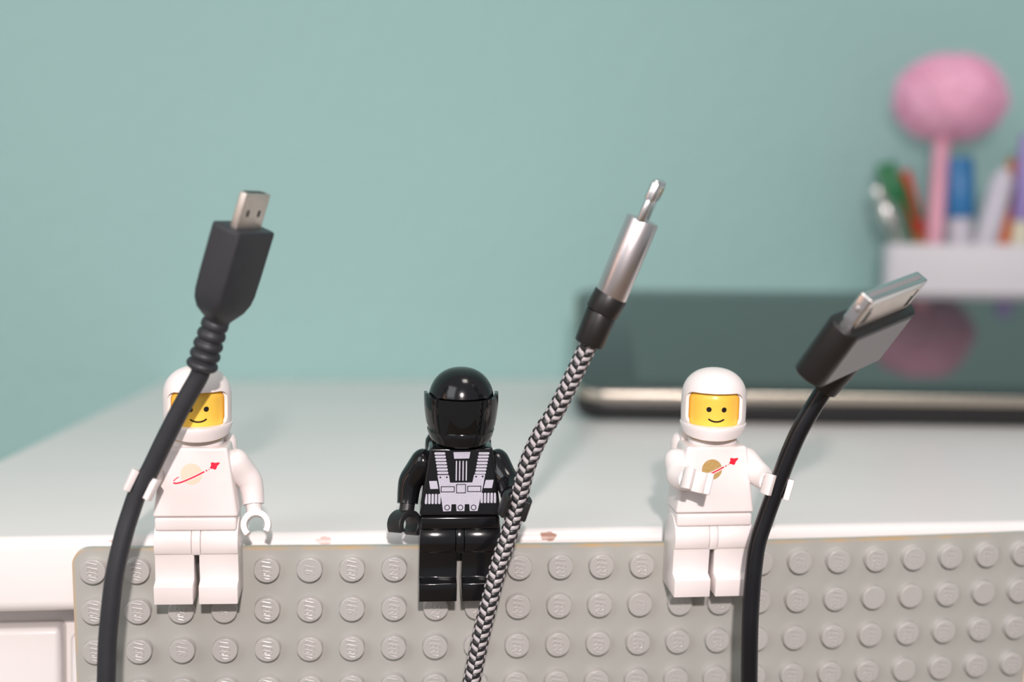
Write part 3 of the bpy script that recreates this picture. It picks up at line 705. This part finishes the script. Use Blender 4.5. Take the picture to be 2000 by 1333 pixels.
for s in (-1, 1):
    for k, (xx, h0, h1) in enumerate(((8.9, 12.6, 16.2), (7.9, 12.6, 15.0))):
        V, F = prism(rrect(s * xx - .34, s * xx + .34, h0, h1, .25), -1.34, -1.22, 'xzy'); seg_part('latch_slot', (xf(V, B3, o3), F), b3, M['socket'], mc)
V, F = rod((-11.1, 0, 15.2), (-10.6, 0, 15.2), .55, .7, 20, .15); seg_part('latch_nub', (xf(V, B3, o3), F), b3, M['chrome'], mc)
V, F = prism(rrect(-9.9, 9.9, -.42, .42, .2), 17.8, 17.93, 'xyz'); seg_part('connector_mouth', (xf(V, B3, o3), F), b3, M['grey_panel'], mc)

# ================================================================ BACK OF THE DESK
# tablet propped against the pen tray
TW, TL, TTH = 205.0, 100.0, 11.5
ta = math.radians(19.1); tyaw = math.radians(-9.5)
tb = root('tablet', (122.5, 181.0, DTOP + .05), 'black glossy tablet lying propped up on the desk, reflecting the pink pom-pom', 'tablet', 'world', rot=rz(tyaw) @ rx(ta))
V, F = prism(rrect(0, TW, 0, TL, 9, 8), 0, TTH - 3.6, 'xyz'); link('back_shell', bevel_mesh(V, F, 2.2, 4, 40), M['tab_body'], tb)
V, F = prism(rrect(-.15, TW + .15, -.15, TL + .15, 9.1, 8), TTH - 4.6, TTH - .35, 'xyz'); link('metal_rim', bevel_mesh(V, F, 1.5, 4, 40), M['tab_rim'], tb)
V, F = prism(rrect(.9, TW - .9, .9, TL - .9, 8.2, 8), TTH - .6, TTH - .1, 'xyz'); gl = link('front_glass', bevel_mesh(V, F, .2, 2, 40), M['tab_glass'], tb)
V, F = prism(rrect(21, TW - 21, 9, TL - 9, .3, 2), TTH - .12, TTH - .06, 'xyz'); link('screen', mesh_from(V, F), M['tab_screen'], gl)

V, F = prism([(0, 0), (0, -1.5), (14, -27.3), (16, -27.3), (2.5, 0)], 60, 120, 'yzx')
V = xf(xf(np.array(V), rx(-ta)), None, (0, 84, .1)); link('kickstand', bevel_mesh(V, F, .4, 2), M['tab_body'], tb)
# pen tray behind it
px0, px1, py0, py1 = 280.5, 369.0, 299.0, 340.0
tray = root('pen_tray', (px0, py0, DTOP + .05), 'white open pen tray behind the tablet', 'pen tray', 'world', rot=rz(math.radians(-23)))
hz = 63.2; bm = bmesh.new()
def ringpts(x0, x1, y0, y1, r, z): return [(a, b, z) for a, b in rrect(x0, x1, y0, y1, r, 6)]
wx, wy = px1 - px0, py1 - py0
secs = [ringpts(0, wx, 0, wy, 5, 0), ringpts(0, wx, 0, wy, 5, hz), ringpts(.8, wx - .8, .8, wy - .8, 4.4, hz + .5), ringpts(1.8, wx - 1.8, 1.8, wy - 1.8, 3.6, hz), ringpts(1.8, wx - 1.8, 1.8, wy - 1.8, 3.6, 2)]
m = len(secs[0]); V = [p for s_ in secs for p in s_]
F = [tuple(range(m))[::-1], tuple(range(4 * m, 5 * m))] + [(i * m + j, i * m + (j + 1) % m, (i + 1) * m + (j + 1) % m, (i + 1) * m + j) for i in range(4) for j in range(m)]
link('tray_body', mesh_from(V, F), M['cup'], tray)

PG = 'pens standing in the white tray'
def pen(name, label, cat, p0, p1, parts):
    """parts: (name, from, to, r0, r1, material) along the axis, fractions of the length"""
    p0 = np.array(p0, float); p1 = np.array(p1, float); t = root(name, p0, label, cat, 'world', group=PG); d = p1 - p0
    for n_, a, b_, r0_, r1_, mat in parts:
        V, F = rod(d * a, d * b_, r0_, r1_, 28, min(.6, r1_ * .4)); link(n_, mesh_from(V, F), M[mat], t)
    return t, d
ZB_ = DTOP + 3.2     # pens stand on the tray floor
def down(pt, pb, z=ZB_):
    pt, pb = np.array(pt, float), np.array(pb, float); k = (z - pb[2]) / (pt[2] - pb[2]); return pb + (pt - pb) * k
# pom-pom pen
ptop, pbot = (311.5, 318, 112.5), (310.6, 318, 70)
t, d = pen('pom_pom_pen', 'pink pen topped with a big fluffy pink pom-pom', 'pen', down((314.2, 316, 114), (312.0, 316, 68.5)), (314.2, 316, 116), [('pen_barrel', 0, 1, 4.0, 3.6, 'pink_pen')])
PC = np.array([317.3, 316, 132.4]) - np.array(down((314.2, 316, 114), (312.0, 316, 68.5)))
bm = bmesh.new(); bmesh.ops.create_icosphere(bm, subdivisions=5, radius=1.0)
V = np.array([v.co[:] for v in bm.verts]); F = [tuple(v.index for v in f.verts) for f in bm.faces]; bm.free()
n1 = np.sin(V @ np.array([5.1, 3.3, 4.2]) + 1) * np.sin(V @ np.array([-3.2, 6.1, 2.2])) * np.sin(V @ np.array([2.5, -4.1, 5.3]) + 2)
ax_ = np.array([25.0, 23.5, 19.8]); core = V * ax_ * (0.93 + .05 * n1)[:, None]
fib_V, fib_F = [], []
idx = rng.integers(0, len(V), 9000)
for i in idx:
    nrm = V[i]; tn_ = rng.normal(size=3); tn_ -= nrm * (tn_ @ nrm); tn_ /= np.linalg.norm(tn_)
    p = core[i] * .97; tip = V[i] * ax_ * (1.0 + .05 * n1[i]) * rng.uniform(.97, 1.09) + tn_ * rng.normal() * 1.3
    s_ = np.cross(nrm, tn_) * .22; k = len(fib_V); fib_V += [p - s_, p + s_, tip]; fib_F.append((k, k + 1, k + 2))
V2 = np.vstack([core, fib_V]); F2 = F + [tuple(len(core) + j for j in f) for f in fib_F]
me = bpy.data.meshes.new('pom'); me.from_pydata([tuple(v) for v in (V2 + PC) * MM], [], F2); me.update()
pp = link('pom_pom', me, M['pink'], t, sharp=180); pp['kind'] = 'stuff'

pen('metal_pen', 'silver and smoky green pen, leftmost in the white tray', 'pen', down((281.6, 309, 87.0), (292.0, 309, 66)), (281.6, 309, 88.0), [('pen_barrel', 0, .82, 4.4, 4.2, 'green_grey'), ('silver_band', .82, .94, 4.6, 4.6, 'silver'), ('push_button', .94, 1.04, 2.6, 2.4, 'silver')])
t, d = pen('green_pen', 'dark green pen with a clip beside the silver pen', 'pen', down((287.5, 316, 101.5), (297.6, 316, 67.5)), (287.0, 316, 102.5), [('pen_barrel', 0, .68, 4.5, 4.5, 'green'), ('pen_cap', .68, 1, 4.8, 4.3, 'green')])
V, F = rod(d * .97 + [3.5, -2, 0], d * .74 + [8.3, -3, 0], 1.2, 1.0, 12, .3); link('clip', mesh_from(V, F), M['green'], t)
pen('red_pen', 'red capped pen leaning behind the green one', 'pen', down((297.3, 321, 97.5), (305.9, 321, 67.9)), (296.7, 321, 99.0), [('pen_barrel', 0, .72, 3.9, 3.9, 'brown'), ('pen_cap', .70, 1, 5.1, 4.6, 'red')])
pen('orange_pencil', 'orange-brown pencil just left of the pom-pom pen', 'pencil', down((306.8, 327, 80), (306.8, 327, 70)), (306.8, 327, 84), [('pencil_shaft', 0, .97, 3.2, 3.2, 'brown'), ('pencil_end', .97, 1, 3.2, 2.8, 'cream')])
pen('blue_marker', 'pale marker with a bright blue cap', 'marker', down((322.6, 316, 104), (324.2, 316, 68.5)), (322.6, 316, 105.5), [('marker_barrel', 0, .73, 5.8, 5.8, 'pale'), ('marker_cap', .73, 1, 6.9, 6.3, 'blue')])
pen('white_marker', 'white marker leaning right of the blue-capped marker', 'marker', down((336.7, 302, 96.2), (329.6, 302, 67.7)), (337.0, 302, 97.7), [('marker_barrel', 0, .98, 5.6, 5.0, 'pale'), ('marker_end', .98, 1.02, 3.2, 2.8, 'pale')])
pen('orange_marker', 'orange and brown pen close behind the white marker', 'pen', down((347.0, 313, 103.3), (342.6, 313, 72.6)), (347.3, 313, 104.8), [('pen_barrel', 0, .76, 4.4, 4.4, 'orange'), ('pen_cap', .76, 1, 3.2, 3.0, 'brown')])
pen('lilac_pen', 'lilac pen at the right edge of the photo', 'pen', down((350.8, 306, 111.0), (348.0, 306, 76.4)), (351.2, 306, 115.4), [('pen_barrel', 0, .65, 4.1, 4.1, 'cream'), ('pen_cap', .65, 1, 4.8, 4.2, 'purple')])
